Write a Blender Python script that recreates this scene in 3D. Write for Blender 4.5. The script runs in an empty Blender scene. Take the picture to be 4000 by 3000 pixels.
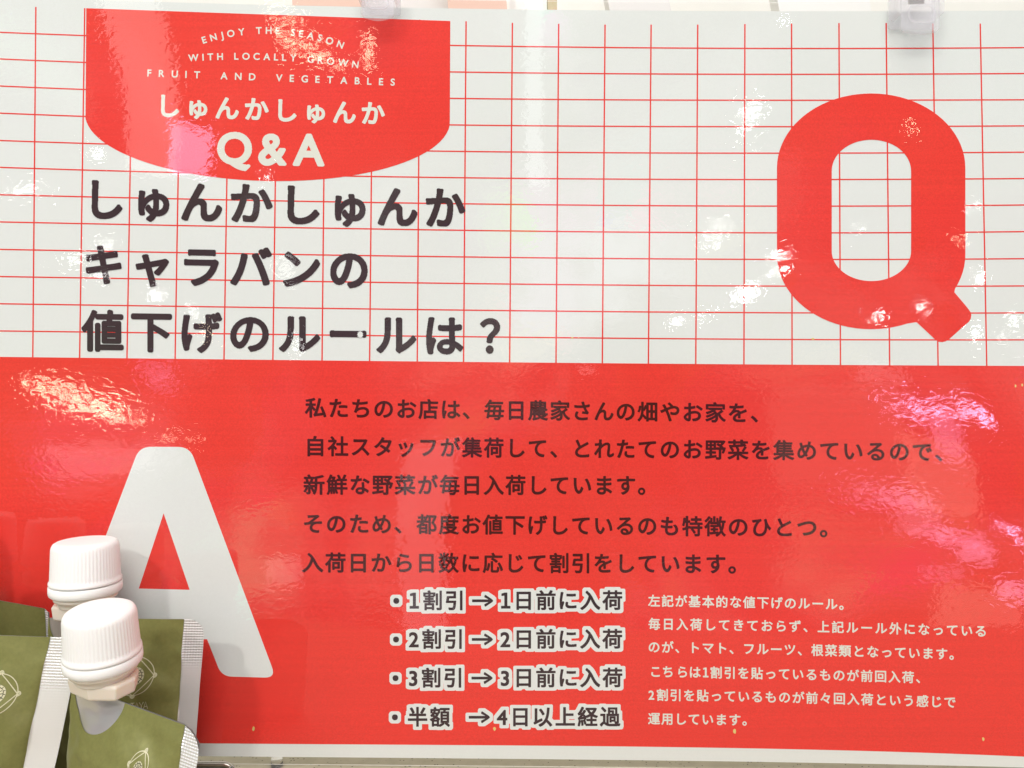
import bpy, bmesh, math, random
import numpy as np
from mathutils import Vector, noise as mnoise

random.seed(4); np.random.seed(4)
SC = bpy.context.scene
COL = SC.collection

# ------------------------------------------------------------------ camera
F = 3021.0            # focal length in photo pixels (photo 4000 x 3000)
D = 0.306             # distance from lens to the middle of the poster
CZ = 0.153            # lens height above the counter
cam = bpy.data.cameras.new('camera')
cam.sensor_fit = 'HORIZONTAL'; cam.sensor_width = 36.0; cam.lens = 36.0 * F / 4000.0
cam.clip_start = 0.01; cam.clip_end = 60.0
camo = bpy.data.objects.new('camera', cam); COL.objects.link(camo)
camo.location = (0, -D, CZ); camo.rotation_euler = (math.radians(90), 0, 0)
SC.camera = camo

# ------------------------------------------------------------------ render / exposure
SC.render.engine = 'CYCLES'
SC.cycles.use_denoising = True
SC.cycles.max_bounces = 10; SC.cycles.transparent_max_bounces = 16
SC.cycles.caustics_reflective = False; SC.cycles.caustics_refractive = False
SC.cycles.sample_clamp_indirect = 6.0
SC.view_settings.view_transform = 'Standard'
SC.view_settings.look = 'None'
SC.view_settings.exposure = 0.11
SC.view_settings.gamma = 1.0
SC.view_settings.use_curve_mapping = False

# ------------------------------------------------------------------ world: the bright shop around
W = bpy.data.worlds.new('World'); SC.world = W; W.use_nodes = True
nt = W.node_tree; N = nt.nodes; L = nt.links
for n in list(N): N.remove(n)
wo = N.new('ShaderNodeOutputWorld'); bg = N.new('ShaderNodeBackground')
tc = N.new('ShaderNodeTexCoord')
mp = N.new('ShaderNodeMapping'); mp.inputs['Scale'].default_value = (1, 1, 1.0)
nz = N.new('ShaderNodeTexNoise'); nz.inputs['Scale'].default_value = 3.2; nz.inputs['Detail'].default_value = 5; nz.inputs['Roughness'].default_value = .62
rp = N.new('ShaderNodeValToRGB')
rp.color_ramp.elements[0].position = .38; rp.color_ramp.elements[0].color = (.06, .055, .05, 1)
rp.color_ramp.elements[1].position = .64; rp.color_ramp.elements[1].color = (2.3, 2.25, 2.15, 1)
e = rp.color_ramp.elements.new(.52); e.color = (.45, .45, .44, 1)
vo = N.new('ShaderNodeTexVoronoi'); vo.inputs['Scale'].default_value = 7.0
try: vo.distance = 'CHEBYCHEV'
except Exception: pass
mx = N.new('ShaderNodeMixRGB'); mx.blend_type = 'SOFT_LIGHT'; mx.inputs[0].default_value = .8
L.new(tc.outputs['Generated'], mp.inputs['Vector'])
L.new(mp.outputs[0], nz.inputs['Vector']); L.new(mp.outputs[0], vo.inputs['Vector'])
L.new(nz.outputs['Fac'], rp.inputs['Fac'])
L.new(rp.outputs[0], mx.inputs[1]); L.new(vo.outputs['Color'], mx.inputs[2])
L.new(mx.outputs[0], bg.inputs['Color']); bg.inputs['Strength'].default_value = 0.66
L.new(bg.outputs[0], wo.inputs[0])

# ------------------------------------------------------------------ shop lamps, plus added fill and glint lamps
def area(name, loc, target, w, h, power, col=(1, 1, 1), shape='RECTANGLE', spread=180):
    l = bpy.data.lights.new(name, 'AREA'); l.shape = shape; l.size = w
    if shape in ('RECTANGLE', 'ELLIPSE'): l.size_y = h
    l.energy = power; l.color = col; l.spread = math.radians(spread)
    o = bpy.data.objects.new(name, l); COL.objects.link(o); o.location = loc
    d = Vector(target) - Vector(loc)
    o.rotation_euler = d.to_track_quat('-Z', 'Y').to_euler()
    return o

C0 = (0, 0, CZ)
area('ceiling_panel', (-0.1, -1.0, 2.4), C0, 1.6, .9, 22, (1.0, .985, .95))
area('fill_panel', (0.2, -2.2, 2.15), C0, 1.8, .6, 28, (.99, 1.0, .965))  # unseen fill added to brighten the upright paper from the front
area('key_spotlight', (-1.2, -1.9, 1.75), C0, .13, .13, 16, (1.0, .97, .92))

def sheet_depth(px, py):
    u = px / 4000.0; v = py / 3000.0
    d = D * (1 - 0.0115 * (v - .5) * 2)
    w = .0007 * np.sin(2 * math.pi * (1.25 * u + .12) + 1.2 * v) + .0005 * np.sin(2 * math.pi * (.9 * v + .35 * u + .3))
    w = w + .00028 * np.sin(2 * math.pi * (2.9 * u - .8 * v + .4)) + .00022 * np.sin(2 * math.pi * (2.3 * v + 1.1 * u))
    return d + w

def mirror(px, py, dist):
    """where an added lamp must stand for its light to glance off the bowed poster at photo pixel px, py"""
    def q(x, y):
        d = float(sheet_depth(x, y)); return Vector(((x - 2000) / F * d, d - D, CZ - (y - 1500) / F * d))
    p = q(px, py); n = (q(px + 20, py) - q(px - 20, py)).cross(q(px, py + 20) - q(px, py - 20)).normalized()
    v = (p - Vector((0, -D, CZ))).normalized(); r = v - 2 * v.dot(n) * n
    return tuple(p + r * ((D + dist) / abs(r.y)))

def sparkle(px, py, size, lum, col=(1, .97, .92), dist=1.5, size_y=None):
    size_y = size_y or size
    a = size * size_y
    # radiance of an area lamp = power / (pi * area)
    area('glint_lamp', mirror(px, py, dist), C0, size, size_y, lum * math.pi * a, col)  # lamp added to draw one glint

LS, LL = 1.6, .10    # size and brightness of the small lamps

WARM = (1, .80, .55); WHITE = (1, .99, .97); PURP = (.80, .58, 1.0); PINK = (.95, .62, 1.0); WHITE_SOFT = (1, .96, .94); AMBER = (1, .82, .62)
for a in [(1090, 75, .02, 300, WARM, .010), (1150, 80, .016, 300, WARM, .008), (1120, 160, .02, 260, WARM, .010), (1180, 185, .03, 300, WARM, .010), (1250, 215, .02, 300, WARM, .012),
          (1330, 255, .02, 200, WARM, .010), (1445, 170, .014, 300, WARM, .016), (1440, 215, .016, 300, WARM, .016), (1450, 262, .014, 260, WARM, .010),
          (3050, 995, .014, 700, WHITE, .012), (3055, 1060, .014, 700, WHITE, .010), (3430, 1235, .014, 700, WHITE, .016), (3600, 1195, .014, 700, WHITE, .014),
          (3560, 500, .012, 300, WARM, .012), (2905, 1150, .018, 700, WHITE, .024), (2940, 430, .014, 400, WHITE, .018), (2920, 500, .014, 300, WHITE, .008),
          (2800, 890, .016, 300, WHITE, .008), (2780, 945, .014, 300, WHITE, .008), (2640, 1255, .02, 400, WHITE, .012), (3825, 1085, .012, 600, WHITE, .018), (2740, 1240, .012, 400, WHITE, .010),
          (3810, 1300, .012, 400, WHITE, .02), (3965, 1250, .012, 300, WHITE, .014), (3060, 85, .010, 500, WHITE, .006), (3800, 810, .014, 300, WHITE, .008), (3360, 890, .02, 200, WHITE, .006),
          (140, 1490, .02, 300, WARM, .008), (190, 1508, .03, 320, WARM, .008), (250, 1535, .03, 320, WARM, .008), (310, 1565, .03, 340, WARM, .010), (370, 1590, .03, 400, WARM, .010), (425, 1612, .02, 460, WARM, .010), (465, 1640, .012, 340, WARM, .008),
          (545, 1640, .014, 200, WARM, .012), (660, 1705, .014, 180, WARM, .008), (760, 1718, .014, 150, WARM, .008),
          (610, 1150, .012, 500, WHITE, .014), (415, 950, .012, 360, WHITE, .014), (400, 1075, .012, 240, WHITE, .010), (800, 1290, .01, 300, WARM, .010), (300, 1010, .008, 300, WHITE, .016), (750, 1215, .012, 240, WHITE, .010),
          (1110, 1045, .03, 70, WHITE, .03), (385, 600, .01, 300, WHITE, .014), (110, 740, .01, 360, WHITE, .012), (1040, 695, .014, 500, WHITE, .010),
          (1160, 1345, .016, 160, WHITE, .02), (3745, 940, .01, 300, WARM, .016), (3920, 1310, .010, 200, WHITE, .010),
          (3520, 1595, .07, 22, PURP, .012), (3610, 1602, .08, 26, PURP, .014), (3710, 1608, .08, 26, PURP, .014), (3800, 1600, .08, 30, PURP, .022), (3850, 1640, .04, 26, PURP, .02), (3700, 1700, .07, 5, PURP, .09),
          (3900, 2055, .03, 34, PURP, .010), (3950, 2080, .05, 40, PURP, .018), (3990, 2115, .03, 34, PURP, .012),
          (3460, 1935, .10, 4, PURP, .03), (3560, 1962, .10, 4, PURP, .04), (3600, 2030, .09, 2.5, PURP, .07), (3640, 2085, .09, 5, PURP, .025), (3760, 2105, .12, 5, PURP, .04), (3820, 2160, .10, 6, PURP, .06), (3690, 2240, .08, 3, PURP, .04),
          (3960, 2310, .10, 8, PURP, .06), (3590, 2820, .09, 4, PURP, .035), (3670, 2845, .09, 5, PURP, .04), (620, 1440, .07, 3, PURP, .05), (640, 1490, .05, 2.5, PURP, .05), (745, 590, .14, 13, PINK, .17),
          (1110, 2230, .12, 2.6, WHITE_SOFT, .07), (420, 1810, .14, 2.2, WHITE_SOFT, .06), (300, 1760, .10, 2.0, WHITE_SOFT, .04), (3450, 1460, .10, 2.4, WHITE_SOFT, .05), (2290, 1440, .07, 2.6, WHITE_SOFT, .03),
          (3700, 1880, .16, 2.6, AMBER, .16), (3850, 2500, .22, 2.6, AMBER, .30), (3500, 2640, .14, 1.8, AMBER, .12), (3300, 1700, .2, 1.2, AMBER, .2)]:
    if a[4] in (WARM, WHITE): sparkle(a[0], a[1], a[2] * LS, a[3] * LL * (.7 if a[4] is WARM and a[1] > 1400 else .68), a[4], 1.5, a[5] * LS)
    else: sparkle(a[0], a[1], a[2], a[3] * .68, a[4], 1.5, a[5])
# tall lamps added to draw the pale vertical streaks
sparkle(2085, 250, .07, 2.4, (.9, .97, 1), 1.5, .8)
sparkle(555, 190, .16, 2.6, (1, .95, .9), 1.5, .7)
sparkle(1640, 2150, .14, 1.5, (1, .95, .95), 1.5, .6)

# ------------------------------------------------------------------ helpers
def P(px, py, depth):
    """world point seen at photo pixel px, py at a given depth from the lens"""
    return Vector(((px - 2000) / F * depth, depth - D, CZ - (py - 1500) / F * depth))

def link(name, me, mat, parent=None):
    o = bpy.data.objects.new(name, me); COL.objects.link(o)
    if mat is not None and not me.materials: me.materials.append(mat)
    if parent is not None: o.parent = parent
    return o

def mesh(name, verts, faces, mat, parent=None, smooth=False):
    me = bpy.data.meshes.new(name); me.from_pydata([tuple(v) for v in verts], [], faces); me.update()
    if smooth: me.polygons.foreach_set('use_smooth', [True] * len(me.polygons))
    return link(name, me, mat, parent)

def thing(name, label, cat, group=None, loc=(0, 0, 0)):
    o = bpy.data.objects.new(name, None); COL.objects.link(o); o.location = loc
    o.empty_display_size = .01
    o['label'] = label; o['category'] = cat
    if group: o['group'] = group
    return o

def tag(o, label, cat, group=None):
    o['label'] = label; o['category'] = cat
    if group: o['group'] = group
    return o

def mat(name, col, rough=.5, spec=.4, metal=0, coat=0, trans=0, sss=0, noise_amt=0, noise_scale=200, bump=0, bump_scale=300, band=0):
    m = bpy.data.materials.new(name); m.use_nodes = True
    n = m.node_tree.nodes; l = m.node_tree.links; b = n['Principled BSDF']
    b.inputs['Base Color'].default_value = (*col, 1); b.inputs['Roughness'].default_value = rough
    b.inputs['Specular IOR Level'].default_value = spec; b.inputs['Metallic'].default_value = metal
    b.inputs['Coat Weight'].default_value = coat
    b.inputs['Transmission Weight'].default_value = trans
    if sss:
        b.inputs['Subsurface Weight'].default_value = sss
        b.inputs['Subsurface Radius'].default_value = (1, .8, .6); b.inputs['Subsurface Scale'].default_value = .004
    tcn = n.new('ShaderNodeTexCoord')
    if noise_amt:
        t = n.new('ShaderNodeTexNoise'); t.inputs['Scale'].default_value = noise_scale; t.inputs['Detail'].default_value = 6
        t.inputs['Roughness'].default_value = .7
        l.new(tcn.outputs['Object'], t.inputs['Vector'])
        r = n.new('ShaderNodeMapRange'); r.inputs['From Min'].default_value = .25; r.inputs['From Max'].default_value = .75
        r.inputs['To Min'].default_value = 1 - noise_amt; r.inputs['To Max'].default_value = 1 + noise_amt
        l.new(t.outputs['Fac'], r.inputs['Value'])
        src = r.outputs[0]
        if band:
            mpn = n.new('ShaderNodeMapping'); mpn.inputs['Scale'].default_value = (4, 4, 900)
            l.new(tcn.outputs['Object'], mpn.inputs['Vector'])
            t2 = n.new('ShaderNodeTexNoise'); t2.inputs['Scale'].default_value = 1.0; t2.inputs['Detail'].default_value = 3
            l.new(mpn.outputs[0], t2.inputs['Vector'])
            r2 = n.new('ShaderNodeMapRange'); r2.inputs['From Min'].default_value = .3; r2.inputs['From Max'].default_value = .7
            r2.inputs['To Min'].default_value = 1 - band; r2.inputs['To Max'].default_value = 1 + band
            l.new(t2.outputs['Fac'], r2.inputs['Value'])
            mu = n.new('ShaderNodeMath'); mu.operation = 'MULTIPLY'
            l.new(src, mu.inputs[0]); l.new(r2.outputs[0], mu.inputs[1]); src = mu.outputs[0]
        vm = n.new('ShaderNodeVectorMath'); vm.operation = 'SCALE'
        vm.inputs[0].default_value = col; l.new(src, vm.inputs['Scale'])
        l.new(vm.outputs[0], b.inputs['Base Color'])
    if bump:
        t = n.new('ShaderNodeTexNoise'); t.inputs['Scale'].default_value = bump_scale; t.inputs['Detail'].default_value = 3
        l.new(tcn.outputs['Object'], t.inputs['Vector'])
        bn = n.new('ShaderNodeBump'); bn.inputs['Distance'].default_value = bump
        l.new(t.outputs['Fac'], bn.inputs['Height']); l.new(bn.outputs[0], b.inputs['Normal'])
    return m

M = {}
M['paper'] = mat('poster paper', (.79, .815, .795), .7, .1, noise_amt=.02, noise_scale=900)
M['red'] = mat('red ink', (.85, .050, .038), .6, .1, noise_amt=.13, noise_scale=1500, band=.03)
M['dark'] = mat('dark brown ink', (.050, .030, .036), .6, .1, noise_amt=.10, noise_scale=1200)
M['dark_on_red'] = mat('dark ink over red', (.075, .010, .010), .6, .1, noise_amt=.12, noise_scale=1200)
M['cream'] = mat('unprinted white lettering', (.77, .77, .69), .7, .1, noise_amt=.03, noise_scale=900)
M['white_print'] = mat('unprinted white area', (.79, .815, .795), .7, .1, noise_amt=.02, noise_scale=900)
M['yellow'] = mat('yellow fleck', (.80, .62, .22), .6, .2)

# laminate: clear glossy plastic film with fine wrinkles
def film_material():
    m = bpy.data.materials.new('clear laminate film'); m.use_nodes = True
    n = m.node_tree.nodes; l = m.node_tree.links
    for x in list(n): n.remove(x)
    out = n.new('ShaderNodeOutputMaterial'); mixs = n.new('ShaderNodeMixShader')
    tr = n.new('ShaderNodeBsdfTransparent'); tr.inputs[0].default_value = (.985, .99, .98, 1)
    gl = n.new('ShaderNodeBsdfGlossy'); gl.inputs['Roughness'].default_value = .035
    lw = n.new('ShaderNodeLayerWeight'); lw.inputs['Blend'].default_value = .5
    pw = n.new('ShaderNodeMath'); pw.operation = 'POWER'; pw.inputs[1].default_value = 5.0
    l.new(lw.outputs['Facing'], pw.inputs[0])
    fr = n.new('ShaderNodeMath'); fr.operation = 'MULTIPLY_ADD'; fr.inputs[1].default_value = .957; fr.inputs[2].default_value = .043
    l.new(pw.outputs[0], fr.inputs[0])
    tcn = n.new('ShaderNodeTexCoord')
    # fine orange-peel wrinkles, deeper in some patches than in others
    mpn = n.new('ShaderNodeMapping'); mpn.inputs['Scale'].default_value = (.75, 1, 1.1)
    l.new(tcn.outputs['Object'], mpn.inputs['Vector'])
    t1 = n.new('ShaderNodeTexNoise'); t1.inputs['Scale'].default_value = 380; t1.inputs['Detail'].default_value = 1.0
    t1.inputs['Distortion'].default_value = .8
    t2 = n.new('ShaderNodeTexNoise'); t2.inputs['Scale'].default_value = 22; t2.inputs['Detail'].default_value = 2
    t3 = n.new('ShaderNodeTexNoise'); t3.inputs['Scale'].default_value = 60; t3.inputs['Detail'].default_value = 1
    for t in (t1, t2, t3): l.new(mpn.outputs[0], t.inputs['Vector'])
    mr = n.new('ShaderNodeMapRange'); mr.inputs['From Min'].default_value = .38; mr.inputs['From Max'].default_value = .62
    mr.inputs['To Min'].default_value = .5; mr.inputs['To Max'].default_value = 1.15
    l.new(t2.outputs['Fac'], mr.inputs['Value'])
    mu = n.new('ShaderNodeMath'); mu.operation = 'MULTIPLY'
    l.new(t1.outputs['Fac'], mu.inputs[0]); l.new(mr.outputs[0], mu.inputs[1])
    b1 = n.new('ShaderNodeBump'); b1.inputs['Distance'].default_value = 2.5e-5; b1.inputs['Strength'].default_value = 1
    b2 = n.new('ShaderNodeBump'); b2.inputs['Distance'].default_value = 4.0e-5; b2.inputs['Strength'].default_value = 1
    l.new(mu.outputs[0], b1.inputs['Height']); l.new(t3.outputs['Fac'], b2.inputs['Height'])
    l.new(b2.outputs[0], b1.inputs['Normal'])
    l.new(b1.outputs[0], gl.inputs['Normal'])
    l.new(fr.outputs[0], mixs.inputs[0]); l.new(tr.outputs[0], mixs.inputs[1]); l.new(gl.outputs[0], mixs.inputs[2])
    l.new(mixs.outputs[0], out.inputs[0])
    return m
M['film'] = film_material()

# ------------------------------------------------------------------ the sheet: how the hung poster bows
XB = np.array([-56, 128, 311, 496, 684, 875, 1066, 1258, 1444, 1630, 1811, 1991, 2172, 2353, 2533, 2718, 2906, 3094, 3283, 3475, 3664, 3854, 4046], float)
XT = np.array([-48, 140, 331, 519, 707, 897, 1085, 1272, 1457, 1640, 1821, 2002, 2183, 2364, 2544, 2726, 2910, 3092, 3277, 3461, 3643, 3828, 4014], float)
YT = np.interp(XT, [-50, 140, 331, 1821, 2002, 2183, 2364, 2726, 2910, 3092, 3277, 3461, 3643, 4020], [22, 27, 32, 83, 89, 93, 96, 96, 94, 92, 90, 90, 91, 93])
US = np.arange(len(XB), dtype=float)
def U_of(px): return float(np.interp(px, XB, US))
_c = np.polyfit(US, XB, 7)
def X_of(u): return np.interp(u, US, XB)
ROWX = np.array([0, 1000, 2000, 2900, 3500, 4000], float)
ROWS = np.array([[127, 157, 185, 189, 185, 188], [231, 262, 288, 290, 286, 289], [337, 366, 392, 391, 387, 392], [443, 470, 496, 494, 490, 494],
                 [550, 573, 600, 597, 593, 597], [655, 676, 703, 700, 696, 700], [762, 778, 805, 803, 801, 803], [868, 882, 908, 908, 905, 907],
                 [975, 988, 1011, 1011, 1011, 1012], [1081, 1093, 1114, 1115, 1117, 1118], [1187, 1199, 1216, 1220, 1222, 1223], [1293, 1304, 1319, 1324, 1327, 1328]], float)
ROWP = [np.polyfit(ROWX, r, 3) for r in ROWS]
REDTOP = np.polyfit([0, 1000, 2000, 2900, 3500, 4000], [1394, 1405, 1416, 1422, 1428, 1429], 3)
REDBOT = np.polyfit([0, 750, 1000, 2000, 3000, 3500, 4000], [2893, 2901, 2906, 2913, 2924, 2936, 2956], 3)
PAPBOT = np.polyfit([0, 800, 1000, 2000, 3000, 3500, 4000], [2945, 2953, 2956, 2965, 2976, 2986, 2998], 3)
def bend(px, py):
    """vertical sag of a printed horizontal at height py"""
    a = np.polyval(ROWP[0], px) - 185; b = np.polyval(REDTOP, px) - 1416; c = np.polyval(REDBOT, px) - 2913
    py = np.asarray(py, float)
    lo = np.clip((py - 185) / (1416 - 185), 0, 1); hi = np.clip((py - 1416) / (2913 - 1416), 0, 1)
    return np.where(py < 1416, a * (1 - lo) + b * lo, b * (1 - hi) + c * hi)

def S(px, py, off=0.0):
    px = np.asarray(px, float); py = np.asarray(py, float)
    d = sheet_depth(px, py) - off
    return np.stack([(px - 2000) / F * d, d - D, CZ - (py - 1500) / F * d], -1)

# offsets of the printed layers (metres in front of the paper)
OFF = dict(grid=4e-5, panel=8e-5, outline=1.2e-4, text=1.6e-4, fleck=2e-4, film=4.5e-4)

def sheet_grid(name, x0, x1, top, bot, nx, ny, off, m, parent):
    xs = np.linspace(x0, x1, nx + 1)
    V = []; 
    for j in range(ny + 1):
        t = j / ny
        ys = top(xs) * (1 - t) + bot(xs) * t
        V.append(S(xs, ys, off))
    V = np.concatenate(V)
    Fc = [(j * (nx + 1) + i, (j + 1) * (nx + 1) + i, (j + 1) * (nx + 1) + i + 1, j * (nx + 1) + i + 1) for j in range(ny) for i in range(nx)]
    return mesh(name, V, Fc, m, parent, True)

def sheet_poly(name, pts, off, m, parent, holes=()):
    """filled outline (with holes) lying on the sheet"""
    bm = bmesh.new(); es = []
    for loop in [pts] + list(holes):
        vs = [bm.verts.new((p[0], -p[1], 0)) for p in loop]
        for i in range(len(vs)): es.append(bm.edges.new((vs[i], vs[(i + 1) % len(vs)])))
    bmesh.ops.triangle_fill(bm, edges=es, use_beauty=True)
    for _ in range(3):
        long = [e for e in bm.edges if e.calc_length() > 160]
        if not long: break
        bmesh.ops.subdivide_edges(bm, edges=long, cuts=1)
        bmesh.ops.triangulate(bm, faces=bm.faces[:])
    for v in bm.verts:
        w = S(v.co.x, -v.co.y, off); v.co = Vector(w)
    bmesh.ops.recalc_face_normals(bm, faces=bm.faces[:])
    me = bpy.data.meshes.new(name); bm.to_mesh(me); bm.free()
    return link(name, me, m, parent)

poster = thing('poster', 'large laminated red and white question and answer poster with Japanese writing and a grid', 'poster', loc=(0, 0, 0))
paper = sheet_grid('paper', -75, 4075, lambda x: bend(x, 185) * .9 + 40 + (x < 1200) * 0, lambda x: np.polyval(PAPBOT, x), 80, 60, 0, M['paper'], poster)

# printed grid: one mesh
V = []; Fc = []
def strip(pts_a, pts_b, off):
    b0 = len(V)
    for a, b in zip(pts_a, pts_b):
        V.append(S(a[0], a[1], off)); V.append(S(b[0], b[1], off))
    for i in range(len(pts_a) - 1): Fc.append((b0 + 2 * i, b0 + 2 * i + 2, b0 + 2 * i + 3, b0 + 2 * i + 1))
for i in range(len(XB)):
    ys = np.linspace(YT[i], np.polyval(REDTOP, XB[i]) + 3, 26)
    t = (ys - 30) / (1396 - 30)
    xs = XT[i] * (1 - t) + XB[i] * t
    strip([(x - 2.8, y) for x, y in zip(xs, ys)], [(x + 2.8, y) for x, y in zip(xs, ys)], OFF['grid'])
for p in ROWP:
    xs = np.linspace(-70, 4070, 60); ys = np.polyval(p, xs)
    strip([(x, y - 2.6) for x, y in zip(xs, ys)], [(x, y + 2.6) for x, y in zip(xs, ys)], OFF['grid'] + 1e-5)
mesh('grid_print', V, Fc, M['red'], paper)

# red answer panel
panel = sheet_grid('answer_panel', -73, 4073, lambda x: np.polyval(REDTOP, x), lambda x: np.polyval(REDBOT, x), 80, 40, OFF['panel'], M['red'], poster)

# title badge
pts = [(337, 32), (1759, 82), (1757, 474)]
for k in range(1, 48):
    a = math.pi * k / 48
    pts.append((1045 + 713 * math.cos(a), 459 + 14.5 * math.cos(a) + 248 * math.sin(a)))
pts.append((334, 444))
badge = sheet_poly('title_badge', pts, OFF['panel'], M['red'], poster)

# big letter Q
def t8(x, y): return (3000 + x / 2.212, 750 + y / 2.212)
def stadium(x0, x1, ytop, ybot, bt, bb, n=40):
    a = (x1 - x0) / 2; cx = (x0 + x1) / 2; o = []
    for k in range(n + 1):
        th = math.pi * k / n
        o.append((cx + a * math.cos(th), ytop + bt - bt * math.sin(th)))
    for k in range(n + 1):
        th = math.pi * k / n
        o.append((cx - a * math.cos(th), ybot - bb + bb * math.sin(th)))
    return o
outer = stadium(3035, 3771, 365, 1286, 291, 291)
inner = stadium(3249, 3559, 546, 1098, 122, 118)
tail = [t8(1610, 866), t8(1700, 972), t8(1735, 1015), t8(1752, 1042), t8(1757, 1065), t8(1752, 1095), t8(1735, 1122), t8(1640, 1205), t8(1565, 1272),
        t8(1535, 1290), t8(1505, 1297), t8(1475, 1294), t8(1450, 1280), t8(1360, 1195), t8(1283, 1124)]
# weave the tail into the outline
i0 = min(range(len(outer)), key=lambda i: (outer[i][0] - tail[0][0]) ** 2 + (outer[i][1] - tail[0][1]) ** 2)
i1 = min(range(len(outer)), key=lambda i: (outer[i][0] - tail[-1][0]) ** 2 + (outer[i][1] - tail[-1][1]) ** 2)
lo, hi = min(i0, i1), max(i0, i1)
seg = tail if outer[lo][0] == outer[i0][0] and lo == i0 else tail[::-1]
outl = outer[:lo] + seg + outer[hi + 1:]
outl = [p for i, p in enumerate(outl) if i == 0 or (abs(p[0] - outl[i - 1][0]) + abs(p[1] - outl[i - 1][1])) > 2]
sheet_poly('question_letter', outl, OFF['panel'] + 1e-5, M['red'], paper, [[p for i, p in enumerate(inner) if i == 0 or math.dist(p, inner[i-1]) > 2]])

# big letter A
def rnd(pts, rad):
    """round the corners of a polygon"""
    o = []; n = len(pts)
    for i in range(n):
        p = Vector(pts[i]); a = Vector(pts[i - 1]); b = Vector(pts[(i + 1) % n]); r = rad[i]
        if r <= 0: o.append(tuple(p)); continue
        da = (a - p).normalized(); db = (b - p).normalized()
        q0 = p + da * r; q1 = p + db * r
        for k in range(9):
            t = k / 8; o.append(tuple(q0 * (1 - t) ** 2 + p * 2 * t * (1 - t) + q1 * t * t))
    return o
A_out = [(545, 1745), (741, 1746), (1078, 2648), (866, 2642), (809, 2497), (475, 2490), (420, 2640), (208, 2634)]
A_rad = [45, 45, 45, 40, 0, 0, 40, 45]
sheet_poly('answer_letter', rnd(A_out, A_rad), OFF['outline'], M['white_print'], panel, [[(639, 2005), (741, 2304), (542, 2299)]])

# ------------------------------------------------------------------ lettering: glyphs rasterised, thickened and laid on the sheet
R = 120   # raster cells per em
_cache = {}
_fc = bpy.data.curves.new('lettering', 'FONT'); _fo = bpy.data.objects.new('lettering', _fc); COL.objects.link(_fo)
def raster_tris(tris, res, x0, y0, w, h):
    B = np.zeros((h, w), bool)
    for t in tris:
        q = (t - (x0, y0)) * res
        xa, ya = np.floor(q.min(0)).astype(int) - 1; xb, yb = np.ceil(q.max(0)).astype(int) + 1
        xa = max(xa, 0); ya = max(ya, 0); xb = min(xb, w); yb = min(yb, h)
        if xa >= xb or ya >= yb: continue
        gx, gy = np.meshgrid(np.arange(xa, xb) + .5, np.arange(ya, yb) + .5)
        (ax, ay), (bx, by), (cx, cy) = q
        e0 = (bx - ax) * (gy - ay) - (by - ay) * (gx - ax)
        e1 = (cx - bx) * (gy - by) - (cy - by) * (gx - bx)
        e2 = (ax - cx) * (gy - cy) - (ay - cy) * (gx - cx)
        ins = ((e0 >= 0) & (e1 >= 0) & (e2 >= 0)) | ((e0 <= 0) & (e1 <= 0) & (e2 <= 0))
        B[ya:yb, xa:xb] |= ins
    return B
def poly_raster(polys, res, x0, y0, w, h):
    tris = []
    for p in polys:
        for i in range(1, len(p) - 1): tris.append(np.array([p[0], p[i], p[i + 1]], float))
    return raster_tris(tris, res, x0, y0, w, h)
GX0, GY0, GW, GH = -.3, -.4, 1.6, 1.7     # glyph window in em
def glyph(ch):
    """bitmap (rows upwards) of one character in its em window"""
    if ch in _cache: return _cache[ch]
    w, h = int(GW * R), int(GH * R)
    if ch == '1':
        B = poly_raster([[(.25, 0), (.35, 0), (.35, .73), (.25, .73)], [(.09, 0), (.50, 0), (.50, .085), (.09, .085)], [(.25, .73), (.11, .685), (.11, .615), (.25, .64)]], R, GX0, GY0, w, h)
    elif ch == 'ARROW':
        y = .36; t = .042
        B = poly_raster([[(0, y - t), (.93, y - t), (.93, y + t), (0, y + t)],
                         [(.98, y), (.92, y + .06), (.62, y + .26), (.60, y + .19)], [(.98, y), (.92, y - .06), (.62, y - .26), (.60, y - .19)],
                         [(.98, y), (.92, y + .06), (.86, y), (.92, y - .06)]], R, GX0, GY0, w, h)
    elif ch == 'DOT':
        B = poly_raster([[(.5 + .118 * math.cos(a * math.pi / 12), .36 + .118 * math.sin(a * math.pi / 12)) for a in range(24)]], R, GX0, GY0, w, h)
    else:
        _fc.body = ch; _fc.size = 1.0; _fc.resolution_u = 6
        dg = bpy.context.evaluated_depsgraph_get(); dg.update()
        me = _fo.evaluated_get(dg).to_mesh(); me.calc_loop_triangles()
        co = np.array([v.co[:2] for v in me.vertices], float)
        tris = [co[list(t.vertices)] for t in me.loop_triangles]
        _fo.evaluated_get(dg).to_mesh_clear()
        B = raster_tris(tris, R, GX0, GY0, w, h)
    _cache[ch] = B
    return B
def ink(ch):
    B = glyph(ch); ys, xs = np.nonzero(B)
    return (xs.min() / R + GX0, (xs.max() + 1) / R + GX0, ys.min() / R + GY0, (ys.max() + 1) / R + GY0)
def dilate(B, r, square=0.0):
    """thicken by r cells; square 0 = round pen, 1 = square pen"""
    if r < .5: return B
    n = int(math.ceil(r)); O = B.copy(); h, w = B.shape; pw = 2 + 6 * square
    for dy in range(-n, n + 1):
        for dx in range(-n, n + 1):
            if (abs(dx) ** pw + abs(dy) ** pw) > r ** pw + .01: continue
            # only the rim of the pen matters
            if (abs(dx) + 1) ** pw + abs(dy) ** pw <= r ** pw and abs(dx) ** pw + (abs(dy) + 1) ** pw <= r ** pw and (dx or dy) and r > 3 and (abs(dx) + abs(dy)) % 2: continue
            ys0, ys1 = max(0, dy), min(h, h + dy); xs0, xs1 = max(0, dx), min(w, w + dx)
            O[ys0:ys1, xs0:xs1] |= B[ys0 - dy:ys1 - dy, xs0 - dx:xs1 - dx]
    return O
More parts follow.
